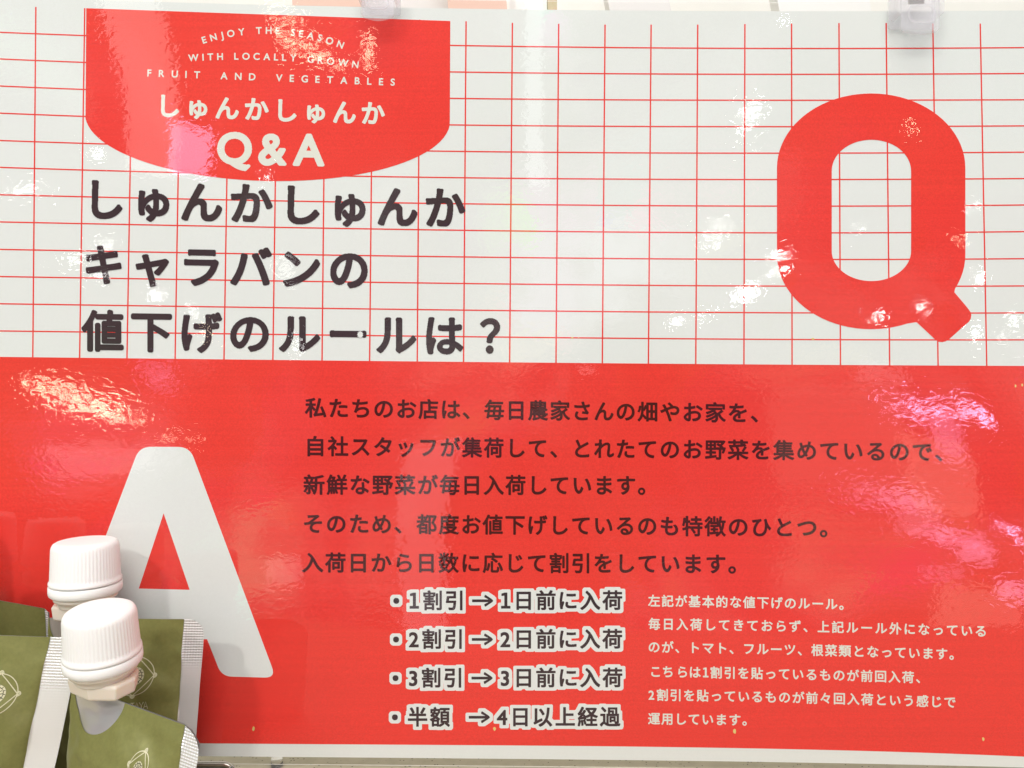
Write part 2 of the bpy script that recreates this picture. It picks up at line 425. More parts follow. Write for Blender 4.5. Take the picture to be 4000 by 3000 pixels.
def boxes(B):
    """cover a bitmap with rectangles (x0, x1, y0, y1)"""
    out = []; open_ = {}
    for y in range(B.shape[0] + 1):
        runs = set()
        if y < B.shape[0] and B[y].any():
            d = np.diff(np.concatenate(([0], B[y].astype(np.int8), [0])))
            st = np.nonzero(d == 1)[0]; en = np.nonzero(d == -1)[0]
            for a, b in zip(st, en):
                a = int(a); b = int(b)
                while b - a > 60: runs.add((a, a + 50)); a += 50
                runs.add((a, b))
        for k in list(open_):
            if k not in runs or y - open_[k] > 50: out.append((k[0], k[1], open_.pop(k), y))
        for k in runs:
            if k not in open_: open_[k] = y
    return out
def lay(name, B, x0, y0, fmap, off, m, parent):
    """lay a bitmap with origin x0, y0 (em) on the sheet through fmap(x, y) -> px, py"""
    bx = boxes(B)
    if not bx: return None
    a = np.array(bx, float)
    X = np.stack([a[:, 0], a[:, 1], a[:, 1], a[:, 0]], 1).ravel() / R + x0
    Y = np.stack([a[:, 2], a[:, 2], a[:, 3], a[:, 3]], 1).ravel() / R + y0
    px, py = fmap(X, Y)
    return mesh(name, S(px, py, off), [(4 * i, 4 * i + 1, 4 * i + 2, 4 * i + 3) for i in range(len(bx))], m, parent)

def compose(items):
    """items: (char, x of em origin in em).  One bitmap for the whole line."""
    xs = [x for _, x in items]; lo = min(xs) + GX0 - .1; hi = max(xs) + GX0 + GW + .1
    w = int((hi - lo) * R) + 2; h = int(GH * R)
    B = np.zeros((h, w), bool)
    for ch, x in items:
        if ch in ' 　': continue
        g = glyph(ch); i = int(round((x + GX0 - lo) * R)); B[:, i:i + g.shape[1]] |= g
    return B, lo, GY0

def jline(name, text, c0, k, c1, em, bold, m, parent, off=None, outline=0, extra=None):
    """a line of full-width writing: c0 = ink centre of its first character, c1 = ink centre of character k"""
    off = off or OFF['text']
    def centre(ch):
        if ch == '？': return (.5, sum(ink(ch)[2:]) / 2)
        a = ink(ch); return ((a[0] + a[1]) / 2, (a[2] + a[3]) / 2)
    i0 = centre(text[0]); i1 = centre(text[k])
    xa = c0[0] - (i0[0] - .5) * em; xb = c1[0] - (i1[0] - .5) * em
    b0 = c0[1] + i0[1] * em; b1 = c1[1] + i1[1] * em
    ua, ub = U_of(xa), U_of(xb); scale = (xb - xa) / (ub - ua); emu = em / scale
    pitch = (ub - ua) / k / emu
    items = []
    for i, ch in enumerate(text):
        x = i * pitch - .5
        if ch == '？': a = ink(ch); x += .5 - (a[0] + a[1]) / 2
        items.append((ch, x))
    if extra: items += extra
    B, lo, y0 = compose(items)
    xm = k * pitch
    s0 = float(bend(xa, b0)); s1 = float(bend(xb, b1))
    def fmap(X, Y):
        px = X_of(ua + X * emu); t = X / xm
        py = b0 + (b1 - b0) * t
        py = py + bend(px, py) - (s0 + (s1 - s0) * t) - Y * em
        return px, py
    o = lay(name, dilate(B, bold * R), lo, y0, fmap, off, m, parent)
    return o

# headline, dark brown on the grid
jline('headline_line', 'しゅんかしゅんか', (418, 780), 7, (1740, 811), 168, .038, M['dark'], paper)
jline('headline_line', 'キャラバンの', (405, 1034), 5, (1363, 1058), 168, .038, M['dark'], paper)
jline('headline_line', '値下げのルールは？', (400, 1292), 7, (1738, 1312), 168, .034, M['dark'], paper)
# badge title
jline('title_line', 'しゅんかしゅんか', (664, 414), 7, (1458, 442), 97, .036, M['cream'], badge)
# answer
for t, c0, k, c1 in [('私たちのお店は、毎日農家さんの畑やお家を、', (1233, 1593), 19, (2882, 1612)),
                     ('自社スタッフが集荷して、とれたてのお野菜を集めているので、', (1232, 1743), 27, (3603, 1767)),
                     ('新鮮な野菜が毎日入荷しています。', (1227, 1893), 14, (2446, 1896)),
                     ('そのため、都度お値下げしているのも特徴のひとつ。', (1223, 2046), 22, (3152, 2064)),
                     ('入荷日から日数に応じて割引をしています。', (1221, 2198), 18, (2797, 2203))]:
    jline('answer_line', t, c0, k, c1, 82, .0275, M['dark_on_red'], panel)
# small print
for t, c0, k, c1 in [('左記が基本的な値下げのルール。', (2555, 2346), 13, (3248.5, 2360)),
                     ('毎日入荷してきておらず、上記ルール外になっている', (2556, 2437), 23, (3831, 2466)),
                     ('のが、トマト、フルーツ、根菜類となっています。', (2555, 2529), 21, (3679, 2554)),
                     ('運用しています。', (2555, 2807.5), 6, (2871, 2812))]:
    jline('note_line', t, c0, k, c1, 49, .026, M['cream'], panel)
jline('note_line', '割引を貼っているものが前回入荷、', (2797.5, 2627), 14, (3547, 2645), 49, .026, M['cream'], panel,
      extra=[(c, x) for c, x in (('こ', -5.42), ('ち', -4.41), ('ら', -3.24), ('は', -2.22), ('1', -1.14))])
jline('note_line', '割引を貼っているものが前々回入荷という感じで', (2587, 2714.5), 21, (3711, 2744), 49, .026, M['cream'], panel, extra=[('2', -.89 - (ink('2')[0] + ink('2')[1]) / 2)])

# discount list: dark writing with a pale outline
def free_line(items, b0, b1, xa, xb, em):
    """items: (char, ink centre px).  baseline b0 at xa to b1 at xb"""
    it = []
    for ch, cx in items:
        a = ink(ch); it.append((ch, (cx - xa) / em - (a[0] + a[1]) / 2))
    B, lo, y0 = compose(it)
    def fmap(X, Y):
        px = xa + X * em; t = (px - xa) / (xb - xa); return px, b0 + (b1 - b0) * t - Y * em
    return B, lo, y0, fmap
em = 80
for y, bx, first, ax, n2, second in [
        (2347, 1548, [('1', 1618), ('割', 1690), ('引', 1774)], 1846, ('1', 1976), '日前に入荷'),
        (2498, 1547, [('2', 1616), ('割', 1686), ('引', 1771)], 1845, ('2', 1974), '日前に入荷'),
        (2649, 1545, [('3', 1614), ('割', 1684), ('引', 1769)], 1844, ('3', 1973), '日前に入荷'),
        (2802, 1542.5, [('半', 1631), ('額', 1718.5)], 1833, ('4', 1961), '日以上経過')]:
    it = [('DOT', bx)] + first + [('ARROW', ax + 39), n2]
    c0, c1 = (2046, 2392) if y < 2700 else (2033, 2383)
    for i, ch in enumerate(second): it.append((ch, c0 + (c1 - c0) * i / 4))
    base = y + .36 * em
    B, lo, y0, fm = free_line(it, base, base - 1, 1540, 2420, em)
    core = dilate(B, .031 * R)
    ol = lay('discount_line', dilate(core, .165 * R, .6), lo, y0, fm, OFF['outline'], M['white_print'], panel)
    lay('discount_lettering', core, lo, y0, fm, OFF['text'], M['dark'], ol)

# Latin lettering on the badge
def latin(name, text, xl, xr, em, bold, fpos, space=.55, gapmin=None):
    ws = []
    for ch in text:
        if ch == ' ': ws.append(None)
        else: a = ink(ch); ws.append(a)
    total = sum((a[1] - a[0]) for a in ws if a); ns = sum(1 for a in ws if a is None); ng = len(text) - 1
    gap = ((xr - xl) / em - total - ns * space) / ng
    x = 0; items = []
    for ch, a in zip(text, ws):
        if a is None: x += space + gap; continue
        items.append((ch, x - a[0], x + (a[1] - a[0]) / 2)); x += (a[1] - a[0]) + gap
    V = []; Fs = []
    for ch, ox, cx in items:
        B = dilate(glyph(ch), bold * R); a = np.array(boxes(B), float)
        X = np.stack([a[:, 0], a[:, 1], a[:, 1], a[:, 0]], 1).ravel() / R + GX0 + ox - cx
        Y = np.stack([a[:, 2], a[:, 2], a[:, 3], a[:, 3]], 1).ravel() / R + GY0
        px0, py0, ang = fpos(xl + cx * em)
        c, s = math.cos(ang), math.sin(ang)
        px = px0 + (X * c + Y * s) * em; py = py0 + (X * s - Y * c) * em
        b0 = len(V); V.extend(S(px, py, OFF['text'])); Fs.extend([(b0 + 4 * i, b0 + 4 * i + 1, b0 + 4 * i + 2, b0 + 4 * i + 3) for i in range(len(a))])
    mesh(name, V, Fs, M['cream'], badge)
def arc(cx, ymid, sag, half, tilt):
    def f(x):
        d = (x - cx) / half
        return x, ymid + sag * d * d + tilt * (x - cx), math.atan(2 * sag * d / half + tilt)
    return f
latin('slogan_line', 'ENJOY THE SEASON', 794, 1337, 37, .029, arc(1065, 132, 45, 262, .036), .34)
latin('slogan_line', 'WITH LOCALLY GROWN', 737, 1398, 37, .029, arc(1067, 235, 17, 325, .040), .34)
latin('slogan_line', 'FRUIT AND VEGETABLES', 576, 1541, 38, .029, arc(1058, 316, 0, 480, .0375), .55)
latin('badge_title', 'Q&A', 852, 1262, 170, .036, arc(1060, 641, 0, 200, .020), .3)

bpy.data.objects.remove(_fo); bpy.data.curves.remove(_fc)

# small yellow flecks and a white chip stuck on the print
for x, y, w, h in [(2235, 1320, 5, 4), (2260, 1319, 3, 2), (3176, 1323, 6, 4), (990, 2846, 5, 9), (1932, 2848, 6, 8), (2870, 2856, 6, 10), (3841, 2887, 5, 10), (3967, 1508, 4, 6), (3993, 1504, 4, 6)]:
    V = []
    for a in range(7):
        q = .7 + .5 * random.random(); V.append(S(x + w * q * math.cos(a * .9), y + h * q * math.sin(a * .9), OFF['fleck']))
    mesh('fleck', V, [tuple(range(7))], M['yellow'], poster)
pts = []
for k in range(22):
    r = 1.15 if k % 2 else .85; a = k / 22 * 2 * math.pi
    pts.append((1407 + 11 * r * math.cos(a), 1307 + 13 * r * math.sin(a)))
sheet_poly('chip', pts, OFF['fleck'], M['white_print'], paper)

# clear film with its margin
sheet_grid('laminate_film', -110, 4110, lambda x: bend(x, 185) * .9 + 8, lambda x: np.polyval(PAPBOT, x) + 29, 110, 84, OFF['film'], M['film'], poster)
# cut edge of the film, a thin bright rim
M['rim'] = mat('cut film edge', (.85, .85, .8), .2, .8)
xs = np.linspace(-110, 4110, 90)
for fn in (lambda x: np.polyval(PAPBOT, x) + 29, lambda x: bend(x, 185) * .9 + 6):
    V = []; Fc = []
    ys = fn(xs); strip(list(zip(xs, ys - .9)), list(zip(xs, ys + .9)), OFF['film'] + 4e-5)
    mesh('film_edge', V, Fc, M['rim'], poster)

# ------------------------------------------------------------------ spout pouches
M['olive'] = mat('olive printed foil', (.225, .227, .070), .45, .5, metal=.2, noise_amt=.12, noise_scale=700, bump=3e-5, bump_scale=260)
M['foil'] = mat('silver foil', (.72, .70, .68), .30, .5, metal=.75, bump=2.5e-4, bump_scale=95)
M['cap'] = mat('white polypropylene', (.93, .935, .915), .5, .2, sss=.05)
M['spout'] = mat('cream translucent plastic', (.86, .77, .66), .35, .4, sss=.5)
M['gold'] = mat('pale gold print', (.66, .63, .42), .4, .4)
M['shade'] = mat('dark print', (.10, .095, .05), .5, .3)

def seal_material():
    m = mat('embossed foil seal', (.84, .84, .83), .32, .5, metal=.35)
    n = m.node_tree.nodes; l = m.node_tree.links; b = n['Principled BSDF']
    uv = n.new('ShaderNodeUVMap'); uv.uv_map = 'seal'
    mpn = n.new('ShaderNodeMapping'); l.new(uv.outputs[0], mpn.inputs['Vector'])
    w1 = n.new('ShaderNodeTexWave'); w1.bands_direction = 'Y'; w1.inputs['Scale'].default_value = .32; w1.inputs['Distortion'].default_value = .6; w1.inputs['Detail Scale'].default_value = 3
    w2 = n.new('ShaderNodeTexWave'); w2.bands_direction = 'X'; w2.inputs['Scale'].default_value = .30
    l.new(mpn.outputs[0], w1.inputs['Vector']); l.new(mpn.outputs[0], w2.inputs['Vector'])
    ad = n.new('ShaderNodeMath'); ad.operation = 'MULTIPLY_ADD'; ad.inputs[1].default_value = .35
    l.new(w2.outputs['Fac'], ad.inputs[0]); l.new(w1.outputs['Fac'], ad.inputs[2])
    bn = n.new('ShaderNodeBump'); bn.inputs['Distance'].default_value = 1.4e-4; bn.inputs['Strength'].default_value = .9
    sx = n.new('ShaderNodeSeparateXYZ'); l.new(uv.outputs[0], sx.inputs[0])
    fd = n.new('ShaderNodeMapRange'); fd.inputs['From Min'].default_value = 14; fd.inputs['From Max'].default_value = 19
    fd.inputs['To Min'].default_value = 1; fd.inputs['To Max'].default_value = .06
    l.new(sx.outputs[1], fd.inputs['Value']); l.new(fd.outputs[0], bn.inputs['Strength'])
    l.new(ad.outputs[0], bn.inputs['Height']); l.new(bn.outputs[0], b.inputs['Normal'])
    return m
M['seal'] = seal_material()

def lathe(prof, n=96, ribs=None):
    """prof: (radius, z, rib amount).  Closed surface of revolution about z"""
    V = []; Fc = []
    for r, z, rb in prof:
        for k in range(n):
            a = 2 * math.pi * k / n
            rr = r + (rb * (1 if (k // 2) % 2 else -1))
            V.append((rr * math.cos(a), rr * math.sin(a), z))
    for j in range(len(prof) - 1):
        for k in range(n):
            a = j * n + k; b = j * n + (k + 1) % n
            Fc.append((a, b, b + n, a + n))
    Fc.append(tuple(range(n - 1, -1, -1))); Fc.append(tuple((len(prof) - 1) * n + k for k in range(n)))
    return V, Fc

def place(V, o, rx, ry, rz=0):
    from mathutils import Matrix
    m = Matrix.Rotation(rx, 3, 'X') @ Matrix.Rotation(ry, 3, 'Y') @ Matrix.Rotation(rz, 3, 'Z')
    return [m @ Vector(v) + Vector(o) for v in V]

def spout_and_cap(parent, base, rx=0, ry=0, rz=0, r=.0119):
    """base: point on the axis at the underside of the flange"""
    mm = .001; q = r / .0137; zs = .985
    def L_(prof): return [(a * mm * q, b * mm * q * zs, c * mm * q) for a, b, c in prof]
    # cap
    prof = [(12.4, 11.0, 0), (13.9, 11.1, 0), (14.0, 11.5, 0), (13.95, 12.3, 0), (13.5, 12.8, .03), (13.4, 14, .07), (13.15, 20, .07), (12.95, 26.0, .06), (12.75, 27.2, .02),
            (12.2, 28.2, 0), (11.3, 28.75, 0), (10, 28.95, 0), (6, 29.1, 0), (.4, 29.15, 0)]
    V, Fc = lathe(L_(prof), 240); mesh('cap', place(V, base, rx, ry, rz), Fc, M['cap'], parent, True)
    prof = [(11.6, 6.1, 0), (13.2, 6.2, 0), (13.9, 6.8, 0), (14.15, 8, 0), (14.1, 10.2, 0), (13.8, 10.5, 0), (12.3, 10.6, 0)]
    V, Fc = lathe(L_(prof), 96); mesh('tamper_band', place(V, base, rx, ry, rz), Fc, M['cap'], parent, True)
    prof = [(10.4, 1.5, 0), (10.6, 1.9, 0), (10.6, 4.2, 0), (12.2, 4.4, 0), (12.3, 5.6, 0), (11.0, 5.9, 0), (10.8, 9, 0)]
    V, Fc = lathe(L_(prof), 64); mesh('spout', place(V, base, rx, ry, rz), Fc, M['spout'], parent, True)
    # faceted flange
    out = [(-13.3, -3), (-9.6, -8.6), (2.5, -9.6), (12.4, -5.2), (13.3, 3), (8, 9.2), (-8, 9.2), (-13.3, 3)]
    V = []; Fc = []
    for z, s in ((-4.6, .84), (-3.6, .95), (1.4, 1.0), (2.2, .94)):
        V += [(x * s * mm * q, y * s * mm * q, z * mm * q * zs) for x, y in out]
    n = len(out)
    for j in range(3):
        for k in range(n): Fc.append((j * n + k, j * n + (k + 1) % n, (j + 1) * n + (k + 1) % n, (j + 1) * n + k))
    Fc.append(tuple(range(n - 1, -1, -1))); Fc.append(tuple(3 * n + k for k in range(n)))
    o = mesh('flange', place(V, base, rx, ry, rz), Fc, M['spout'], parent)
    bv = o.modifiers.new('bevel', 'BEVEL'); bv.width = .0006; bv.segments = 2

class Pouch:
    def __init__(s, name, label, TL, TR, BL, BR, bulge, seal, spout_s, hole, seed, hem=0.0, corner=.12, left_seal=0.0):
        s.TL, s.TR, s.BL, s.BR = [Vector(v) for v in (TL, TR, BL, BR)]
        s.W = (s.TR - s.TL).length; s.H = (s.BL - s.TL).length
        s.bulge = bulge; s.seal = seal / s.W; s.seed = seed; s.spout_s = spout_s; s.hole = hole; s.corner = corner; s.ls = left_seal / s.W
        s.nrm = (s.TR - s.TL).cross(s.BL - s.TL).normalized()
        if s.nrm.y > 0: s.nrm = -s.nrm
        s.root = thing(name, label, 'spout pouch', 'olive green spout pouches in front of the poster', loc=(s.BL + s.BR) / 2)
        s.make()
    xs = 1.0
    def pt(s, a, t, off=0.0):
        p = s.TL.lerp(s.TR, a).lerp(s.BL.lerp(s.BR, a), t)
        ai = min(max((a - s.ls) / (1 - s.seal - s.ls), 0), 1)
        b = s.bulge * (math.sin(math.pi * ai) ** .7) * min(1, (t * 2.6)) ** 1.2 * (1 if t < .75 else max(0, (1 - t) / .25) ** .5)
        w = mnoise.noise(Vector((a * 5.0, t * 6.0, s.seed))) * .0011 + mnoise.noise(Vector((a * 13, t * 12, s.seed + 4))) * .00035
        if a > 1 - s.seal: w = mnoise.noise(Vector((a * 2, t * 4, s.seed + 9))) * .0009
        return p + s.nrm * (b + w * min(1, t * 6 + .15) + off)
    def top(s, a):
        """t of the foil's top edge: rounded outer corner"""
        rr = s.corner
        x = (a - (1 - rr)) / rr
        if x > 0: return (s.W * rr / s.H) * .9 * (1 - math.sqrt(max(0, 1 - x * x)))
        return 0.0
    def patch(s, name, cols, tops, off, m, parent, ny=40, tb=1.0, uv=False, back=False):
        V = []; Fc = []; n = len(cols); UV = []
        for a, t0 in zip(cols, tops):
            for j in range(ny + 1):
                t = t0 + (tb - t0) * (j / ny) ** 1.3
                V.append(s.pt(a, t, off)); UV.append((a * s.W * 1000, t * s.H * 1000))
        for i in range(n - 1):
            for j in range(ny):
                q = i * (ny + 1) + j; Fc.append((q, q + 1, q + ny + 2, q + ny + 1))
        o = mesh(name, [v - s.root.location for v in V], Fc, m, parent, True)
        if uv:
            lay_ = o.data.uv_layers.new(name='seal')
            for lp in o.data.loops: lay_.data[lp.index].uv = UV[lp.vertex_index]
        return o
    def make(s):
        r = s.root
        c1 = list(np.linspace(0, 1 - s.seal, 40))
        foil = s.patch('foil_body', c1, [0.0] * 40, 0.0, M['foil'], r)
        # back wall of the bag
        V = []
        n = 16
        for i in range(n):
            for j in range(n):
                a = i / (n - 1) * (1 - s.seal * .2); t = max(.012 + .988 * j / (n - 1), s.top(a) + .01); p = s.TL.lerp(s.TR, a).lerp(s.BL.lerp(s.BR, a), t)
                b = .5 * s.bulge * math.sin(math.pi * i / (n - 1)) * min(1, t * 2.6)
                V.append(p - s.nrm * (.0012 + b) - r.location)
        Fc = [(i * n + j, i * n + j + 1, (i + 1) * n + j + 1, (i + 1) * n + j) for i in range(n - 1) for j in range(n - 1)]
        mesh('back_panel', V, Fc, M['foil'], r, True)
        cs = list(np.linspace(1 - s.seal, 1, 22))
        s.patch('side_seal', cs, [s.top(a) for a in cs], 0.0, M['seal'], r, 70, uv=True)
        # printed olive front with a round clearing under the spout
        h = s.hole / s.W; sp = s.spout_s
        cols = sorted(set(list(np.linspace(.004, 1 - s.seal, 90)) + list(sp + h * np.sin(np.linspace(-1, 1, 41) * math.pi / 2))))
        cols = [a for a in cols if .004 <= a <= 1 - s.seal]
        tops = []
        for a in cols:
            x = (a - sp) * s.W
            tops.append(max(.0, math.sqrt(max(0, s.hole ** 2 - x * x)) / s.H) + .0008)
        s.front = s.patch('printed_front', cols, tops, .00018, M['olive'], r, 50)
    def ribbon(s, name, paths, width, m, ca, ct, off=.0003, parent=None, rot=0.0):
        """lines (mm about the emblem centre) drawn on the front"""
        V = []; Fc = []
        cr, sr = math.cos(rot), math.sin(rot)
        for path in paths:
            n = len(path); b0 = len(V)
            for i in range(n):
                p = Vector(path[i]); q0 = Vector(path[max(i - 1, 0)]); q1 = Vector(path[min(i + 1, n - 1)])
                d = (q1 - q0); d = d.normalized() if d.length > 0 else Vector((1, 0)); nn = Vector((-d.y, d.x)) * width / 2
                for e in (p + nn, p - nn):
                    x, y = (e.x * cr - e.y * sr) * s.xs, e.x * sr + e.y * cr
                    V.append(s.pt(ca + x * .001 / s.W, ct - y * .001 / s.H, off) - s.root.location)
            for i in range(n - 1): Fc.append((b0 + 2 * i, b0 + 2 * i + 1, b0 + 2 * i + 3, b0 + 2 * i + 2))
        return mesh(name, V, Fc, m, parent or s.front)
    def emblem(s, ca, ct, R_=6.6, rot=0.0, xs=1.0):
        s.xs = xs
        def circ(r, cx=0, cy=0, n=48, a0=0, a1=2 * math.pi): return [(cx + r * math.cos(a0 + (a1 - a0) * k / n), cy + r * math.sin(a0 + (a1 - a0) * k / n)) for k in range(n + 1)]
        paths = [circ(R_)]
        for q in range(4):
            a = math.pi / 2 * q; b = a + math.pi / 2
            p0 = Vector((math.cos(a), math.sin(a))) * R_; p1 = Vector((math.cos(b), math.sin(b))) * R_; mid = (p0 + p1) * .5
            mid = mid * 1.06
            paths.append([tuple(p0 * (1 - t) ** 2 + mid * 2 * t * (1 - t) + p1 * t * t) for t in np.linspace(0, 1, 14)])
            t_ = Vector((-math.sin(a), math.cos(a)))
            u_ = Vector((math.cos(a), math.sin(a)))
            paths.append([tuple(p0 + t_ * .75 * math.cos(w) + u_ * max(0, .95 * math.sin(w))) for w in np.linspace(0, math.pi, 12)])
            paths.append([tuple(p0 + t_ * .35 * math.cos(w) + u_ * max(0, .55 * math.sin(w))) for w in np.linspace(0, math.pi, 10)])
        e = s.ribbon('emblem', paths, .32, M['gold'], ca, ct, rot=rot)
        # citrus wheel
        disc = [[(0, 0)] ]
        V = []; n = 40
        cr = .47 * R_
        ring = circ(cr, n=n)
        V = [s.pt(ca, ct, .0003) - s.root.location] + [s.pt(ca + x * s.xs * .001 / s.W, ct - y * .001 / s.H, .0003) - s.root.location for x, y in ring]
        mesh('citrus_wheel', V, [(0, i + 1, i + 2) for i in range(n)], M['gold'], s.front)
        sp = [circ(cr * .76, n=36)]
        for k in range(12):
            a = k * math.pi / 6 + .13
            sp.append([(cr * .22 * math.cos(a), cr * .22 * math.sin(a)), (cr * .74 * math.cos(a), cr * .74 * math.sin(a))])
        for k in range(14):
            a = k * 2 * math.pi / 14
            sp.append([(cr * .78 * math.cos(a), cr * .78 * math.sin(a)), (cr * .97 * math.cos(a), cr * .97 * math.sin(a))])
        s.ribbon('wheel_segments', sp, .24, M['shade'], ca, ct, off=.00036, rot=rot)

def Z5(x, y): return (x / 2.212, 2250 + y / 2.212)

# behind, by the poster
back = Pouch('spout_pouch', 'olive pouch with white cap nearest the poster, TAYA lettered under its emblem',
             P(188, 2413, .289), P(800, 2419, .287), P(190, 3092, .2905), P(752, 3094, .290),   .0055, .0078, .242, .0138, 3.1, corner=.11)
spout_and_cap(back.root, P(336, 2371, .287) - back.root.location, math.radians(1), math.radians(0), math.radians(-12))
back.emblem(.605, (2625 - 2413) / 690)
# lettering under the emblem
def letters(p, word, ca, ct, hgt, adv):
    st = {'T': [[(-.32, 1), (.32, 1)], [(0, 1), (0, 0)]], 'A': [[(-.36, 0), (0, 1), (.36, 0)], [(-.22, .33), (.22, .33)]], 'Y': [[(-.34, 1), (0, .48), (.34, 1)], [(0, .5), (0, 0)]]}
    paths = []
    for i, ch in enumerate(word):
        x0 = (i - (len(word) - 1) / 2) * adv
        for q in st[ch]: paths.append([(x0 + a * hgt * .75, (b - .5) * hgt) for a, b in q])
    p.ribbon('brand_lettering', paths, .30, M['gold'], ca, ct)
letters(back, 'TAYA', .645, (2738 - 2413) / 690, 2.75, 1.45)

# further left, its cap outside the picture
far = Pouch('spout_pouch', 'olive pouch whose sloping top edge shows left of the rear cap', P(-330, 2285, .2945), P(186, 2379, .2925), P(-330, 3060, .2945), P(232, 3080, .293), .003, .0012, .18, .010, 7.7, corner=.04)
spout_and_cap(far.root, P(-235, 2310, .2925) - far.root.location, 0, 0, 0, .0125)

# at the left edge
left = Pouch('spout_pouch', 'olive pouch with a wide silver side seal, cut by the left picture edge',
             P(-350, 2470, .268), P(322, 2492, .274), P(-470, 3160, .266), P(172, 3190, .271), .006, .0108, .13, .0125, 12.4, corner=.14)
spout_and_cap(left.root, P(-266, 2428, .268) - left.root.location, math.radians(2), 0, math.radians(-10))
left.emblem(.585, (2693 - 2478) / 690)

# in front
front = Pouch('spout_pouch', 'foremost olive pouch with the big white cap and sloping top edge',
              P(277, 2668, .267), P(793, 2856, .2435), P(262, 3250, .2655), P(690, 3480, .2360), .0065, .0074, .235, .0120, 21.3, corner=.17)
spout_and_cap(front.root, P(409, 2652, .2615) - front.root.location, math.radians(8), math.radians(0), math.radians(-24))
front.emblem(.66, .325, R_=5.3, rot=-.2, xs=.66)

# ------------------------------------------------------------------ clear plastic clips
def clip_material():
    m = bpy.data.materials.new('clear clip plastic'); m.use_nodes = True
    n = m.node_tree.nodes; l = m.node_tree.links; b = n['Principled BSDF']; out = n['Material Output']
    b.inputs['Base Color'].default_value = (.95, .94, .95, 1); b.inputs['Roughness'].default_value = .12
    tr = n.new('ShaderNodeBsdfTransparent'); tr.inputs[0].default_value = (.97, .97, .98, 1)
    mx_ = n.new('ShaderNodeMixShader')
    lw = n.new('ShaderNodeLayerWeight'); lw.inputs['Blend'].default_value = .35
    mr = n.new('ShaderNodeMapRange'); mr.inputs['To Min'].default_value = .13; mr.inputs['To Max'].default_value = .42
    l.new(lw.outputs['Facing'], mr.inputs['Value']); l.new(mr.outputs[0], mx_.inputs[0])
    l.new(tr.outputs[0], mx_.inputs[1]); l.new(b.outputs[0], mx_.inputs[2]); l.new(mx_.outputs[0], out.inputs[0])
    return m
M['clip'] = clip_material()
M['steel'] = mat('spring steel', (.30, .27, .24), .3, .5, metal=.9)

def slab(name, pts, y0, y1, m, parent, bev=.0006):
    """outline in x, z (metres) with thickness from y0 to y1"""
    n = len(pts); V = [(x, y0, z) for x, z in pts] + [(x, y1, z) for x, z in pts]
    Fc = [tuple(range(n)), tuple(range(2 * n - 1, n - 1, -1))] + [(i, n + i, n + (i + 1) % n, (i + 1) % n) for i in range(n)]
    o = mesh(name, V, Fc, m, parent)
    bm = bmesh.new(); bm.from_mesh(o.data); bmesh.ops.recalc_face_normals(bm, faces=bm.faces[:]); bm.to_mesh(o.data); bm.free()
    b = o.modifiers.new('bevel', 'BEVEL'); b.width = bev; b.segments = 3; b.limit_method = 'ANGLE'
    return o
def rrect(w, z0, z1, r, sag=0.0):
    o = []
    for cx, cz, a0 in ((w / 2 - r, z1 - r, 0), (-w / 2 + r, z1 - r, 90), (-w / 2 + r, z0 + r, 180), (w / 2 - r, z0 + r, 270)):
        for k in range(7):
            a = math.radians(a0 + 15 * k); o.append((cx + r * math.cos(a), cz + r * math.sin(a)))
        if a0 == 180 and sag:
            for k in range(1, 8):
                x = -w / 2 + r + (w - 2 * r) * k / 8; o.append((x, z0 - sag * math.sin(math.pi * k / 8)))
    return o
def clip(px, py, w, label, steel):
    d = .3035; p = P(px, py, d)
    r = thing('clip', label, 'clip', 'clear clips holding the poster', loc=p)
    slab('jaw', rrect(w, 0, .020, .0018, .0009), -.0024, -.0009, M['clip'], r)
    slab('jaw', rrect(w * 1.25, .004, .020, .0010), .0042, .0052, M['clip'], r)
    # raised rounded frame on the front jaw
    o = rrect(w * .70, .0030, .0105, .0026); i = rrect(w * .60, .0038, .0097, .0021)
    n = len(o); V = []
    for y in (-.0031, -.0025): V += [(x, y, z) for x, z in o] + [(x, y, z) for x, z in i]
    Fc = []
    for k in range(n):
        j = (k + 1) % n
        Fc += [(k, j, n + j, n + k), (2 * n + k, 3 * n + k, 3 * n + j, 2 * n + j), (k, 2 * n + k, 2 * n + j, j), (n + k, n + j, 3 * n + j, 3 * n + k)]
    mesh('finger_frame', V, Fc, M['clip'], r)
    for sx in (-1, 1):
        slab('side_wall', [(sx * w * .5, .0065), (sx * w * .62, .0075), (sx * w * .62, .022), (sx * w * .5, .022)], -.0024, .0042, M['clip'], r, .0003)
    if steel:
        slab('spring', rrect(w * .42, .0124, .020, .0004), .0010, .0014, M['steel'], r, .0001)
    return r
clip(1480, 80, .0127, 'clear plastic clip above the red badge', False)
clip(3585, 134, .0150, 'clear plastic clip with steel spring above the large red letter Q', True)

